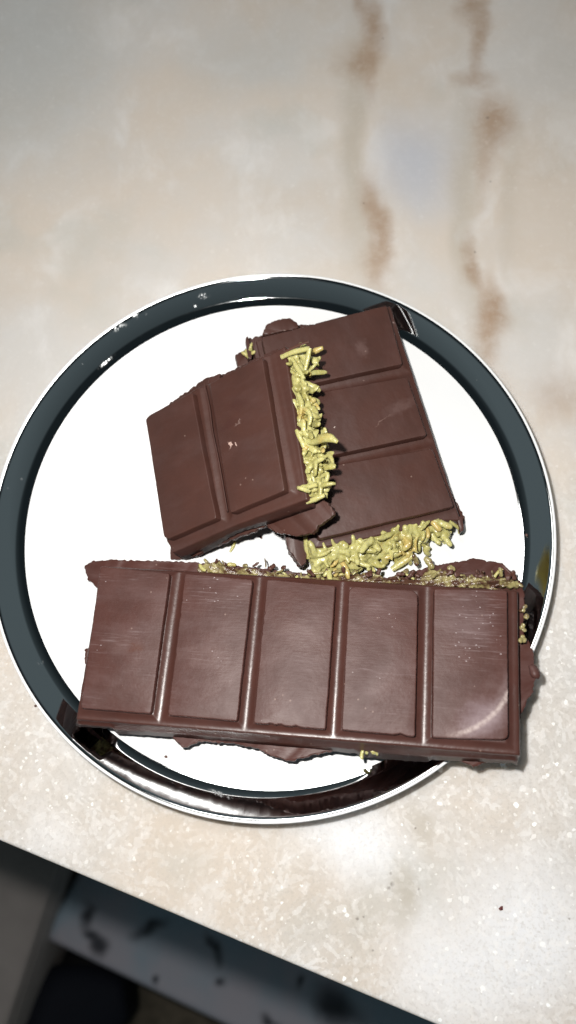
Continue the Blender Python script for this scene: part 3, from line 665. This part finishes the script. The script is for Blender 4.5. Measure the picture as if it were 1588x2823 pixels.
# local u runs down the picture, v to the right: bottom = left side (v min), top = right side (v max), left = far end, right = near end
vl = -PL/2-2.4; vh = PL/2+2.0
nearL, nearR = p3.L(860, 1506, SW), p3.L(1270, 1428, SW)
farL, farR = p3.L(708, 934, SW), p3.L(1077, 839, SW)
ue = PITCH+PW/2+2.5
near = [nearL]+p3.LL([(925, 1498), (975, 1494), (985, 1485), (1060, 1468), (1150, 1452), (1235, 1428)], SW)+[nearR]
far = [farL]+p3.LL([(800, 912), (860, 900), (960, 870)], SW)+[farR]
shell(p3, [farL, nearL], [farR, nearR], far, near, [-PITCH, 0., PITCH], (-PL/2, PL/2), M_P3,
      lambda s, u, v: {'b': 8., 't': 4.5 if u < -30 else 8.5 if u < 30 else 10, 'l': 8.5, 'r': 1.9}[s], 3)
square(p3, p3.LL([(722, 930), (800, 911), (862, 893), (960, 868), (1066, 842), (1090, 930), (1109.4, 1002.5), (874, 1054), (756, 1083)]), M_P3, 8.2, .07, [(p3.L(862, 893)+(1.2, .5))])
square(p3, p3.LL([(762, 1109), (874, 1083), (1116, 1040), (1124, 1046), (1150, 1120), (1176.5, 1199), (886.6, 1261), (806, 1281)]), M_P3, 9.4, .06)
square(p3, p3.LL([(812, 1305), (899, 1286), (1186, 1237), (1194, 1243), (1222, 1320), (1251, 1396), (1066, 1440), (880.4, 1486)]), M_P3, 10.6, .06)
def face3(v): return lerp(6.5, 0., max(0, min(1, (v+14)/36)))
e3 = edge_fn(near)
f3 = fill_block(p3, [(-70, -5.6), (-5, -5.6), (-1.2, -4.2), (.6, -6.), (2.6, -11), (-70, -10.4)], -PL/2-4.6, PL/2-2.5, 15, 1.1, lambda v: face3(v)*.75, e3)
base3 = [(860, 1330), (840, 1430), (800, 1440), (783, 1472), (795, 1518), (822, 1560), (838, 1562), (850, 1520), (900, 1480), (1000, 1470), (1150, 1440), (1270, 1434), (1286, 1432), (1277, 1408), (1262, 1380), (1240, 1340), (1160, 1120), (1085, 920), (1030, 900), (960, 890), (824, 890), (810, 878), (790, 876), (760, 882), (735, 898), (728, 915), (700, 930), (690, 925), (684, 930), (683, 952), (652, 972), (655, 1000), (700, 1010)]
ragged(p3, 'base_layer', p3.LL(base3, -9.), -10.2, 2., M_P3, 21)
# torn shards at the far left corner
for k, poly in enumerate(([(722, 925), (733, 896), (765, 883), (800, 877), (822, 893), (824, 905)], [(676, 930), (684, 925), (692, 960), (694, 990), (684, 985)], [(694, 935), (704, 924), (722, 930), (726, 985), (704, 985)], [(647, 973), (672, 968), (690, 1000), (655, 1010)])):
    ragged(p3, 'shell_flake', p3.LL(poly, -4-1.5*(k == 3)), -3.6-1.6*(k == 3)-.4*k, 3.4, M_P3, 30+k, .25)
rnd = random.Random(8); soft = []
for i in range(8):
    q = p3.L(rnd.uniform(680, 700), rnd.uniform(955, 990), -6); strand(f3, (q[0], q[1], -6), (rnd.uniform(-1, 1), rnd.uniform(-1, 1), .3), 3, .7, 800+i)
# torn side wall at the near left corner
sw = p3.LL([(783, 1472), (800, 1452), (830, 1445), (835, 1480), (845, 1530), (842, 1555), (828, 1565), (808, 1535), (793, 1515)], -8.5)
ragged(p3, 'side_wall', sw, -7.2, 2.6, M_P3, 41, .25)
for i in range(170):
    v = rnd.uniform(-PL/2-3.6, PL/2-3); k = rnd.random()**.8; w = -3.0-8.4*k
    u = e3(v)+(3.4+face3(v)*.8)*k+rnd.uniform(-.5, .6)
    if rnd.random() < .5: dr = (rnd.uniform(.1, .9), rnd.uniform(-1, 1), rnd.uniform(-.6, .25)); ln_ = rnd.uniform(4, 8.5)
    else: dr = (1, rnd.uniform(-.7, .7), rnd.uniform(-.8, 0)); ln_ = rnd.uniform(3, 6.5)
    k_ = strand(f3, (u-dr[0]*ln_*.45, v-dr[1]*ln_*.4, w+1.1), dr, ln_, rnd.uniform(.6, 1.35), 900+i, bend=1.6)
    if i % 6: soft.append(k_)
melt(f3, soft)
def s3(pts, rads, sd, **k):
    return stroke(f3, [p3.L(x, y, w)+(w,) for x, y, w in pts], rads, sd, **k)
s3([(1140, 1530, -10), (1120, 1542, -11), (1102, 1555, -11.8), (1080, 1570, -12.6)], [1., 1.4, 1.5, .9], 1., flat=.6)
s3([(1105, 1520, -8), (1078, 1532, -9.4), (1062, 1538, -10)], [1.2, 1.3, 1.], 2.)
s3([(1045, 1500, -7), (1030, 1525, -9), (1018, 1552, -11)], [1.2, 1.8, 1.], 3., flat=.6)
s3([(975, 1525, -9), (985, 1545, -10.5), (993, 1564, -12)], [1.2, 1.2, .5], 4.)
s3([(843, 1478, -5), (846, 1505, -7), (850, 1540, -9)], [.9, 1.1, .8], 5.)
s3([(1180, 1505, -9), (1170, 1520, -10), (1185, 1530, -11.5)], [1.2, 1.3, .6], 6.)
s3([(1205, 1440, -4), (1213, 1455, -5), (1217, 1462, -6)], [.9, 1., .7], 7.)
s3([(1240, 1438, -4), (1255, 1448, -5.), (1268, 1456, -6), (1266, 1470, -8)], [.6, .7, .7, .5], 8.)
s3([(935, 1505, -5), (955, 1515, -6), (965, 1530, -8)], [1.2, 1.6, .8], 9., flat=.6)
s3([(1110, 1485, -5), (1125, 1500, -6.), (1130, 1515, -8)], [1., 1.2, .7], 10.)
q = p3.LL([(1255, 1425), (1274, 1425), (1278, 1462), (1268, 1470), (1262, 1440)], -5)
ragged(p3, 'shell_flake', q, -4.2, 2.4, M_P3, 51, .15)

# ------------------------------------------------------------------ loose crumbs
def crumb(name, px, py, z, r, mat, label, group, seed, stretch=1.):
    p = U(px, py, z); bm = bmesh.new(); bmesh.ops.create_icosphere(bm, subdivisions=2, radius=r)
    for v in bm.verts:
        v.co *= 1+.45*noise.noise(v.co*(1.6/r)+Vector((seed, 0, 0))); v.co.x *= stretch; v.co.z *= .7
    me = bpy.data.meshes.new(name); bm.to_mesh(me); bm.free(); me.materials.append(mat)
    o = bpy.data.objects.new(name, me); COL.objects.link(o); o.location = (p[0], p[1], z+r*.5); o.rotation_euler.z = seed
    return tag(o, label, 'crumb', group)
GC = 'loose crumbs'
crumb('chocolate_crumb', 1381, 2504, 0, .00055, simple('red_brown_crumb', (.10, .02, .02, 1), .5), 'tiny dark red crumb alone on the pale marble at the lower right', GC, 1., 1.4)
crumb('chocolate_crumb', 720, 1482, .0069, .00045, M_CRUMB, 'tiny dark crumb on the white plate under the slanted two-square piece', GC, 2., 1.3)
crumb('chocolate_crumb', 458, 2086, .007, .00045, M_CRUMB, 'tiny dark crumb on the white plate below the left end of the long bar', GC, 3., 1.4)
crumb('chocolate_crumb', 99, 1946, 0, .00045, M_CRUMB, 'tiny dark crumb on the marble touching the left edge of the plate', GC, 4.)
crumb('chocolate_crumb', 1451, 1475, .0085, .00045, M_CRUMB, 'tiny brown crumb on the silver rim right of the plate centre', GC, 5.)
a_, b_ = U(634, 1522, .0074), U(648, 1492, .0074)
o = stroke(None, [tuple(np.array(a_)*1000), tuple((np.array(a_)+b_)*500+np.array([.4, 0, .2])), tuple(np.array(b_)*1000)], [.35, .6, .4], 4., 'pastry_crumb')
tag(o, 'thin yellow-green pastry strand lying loose on the plate below the slanted piece', 'pastry strand')
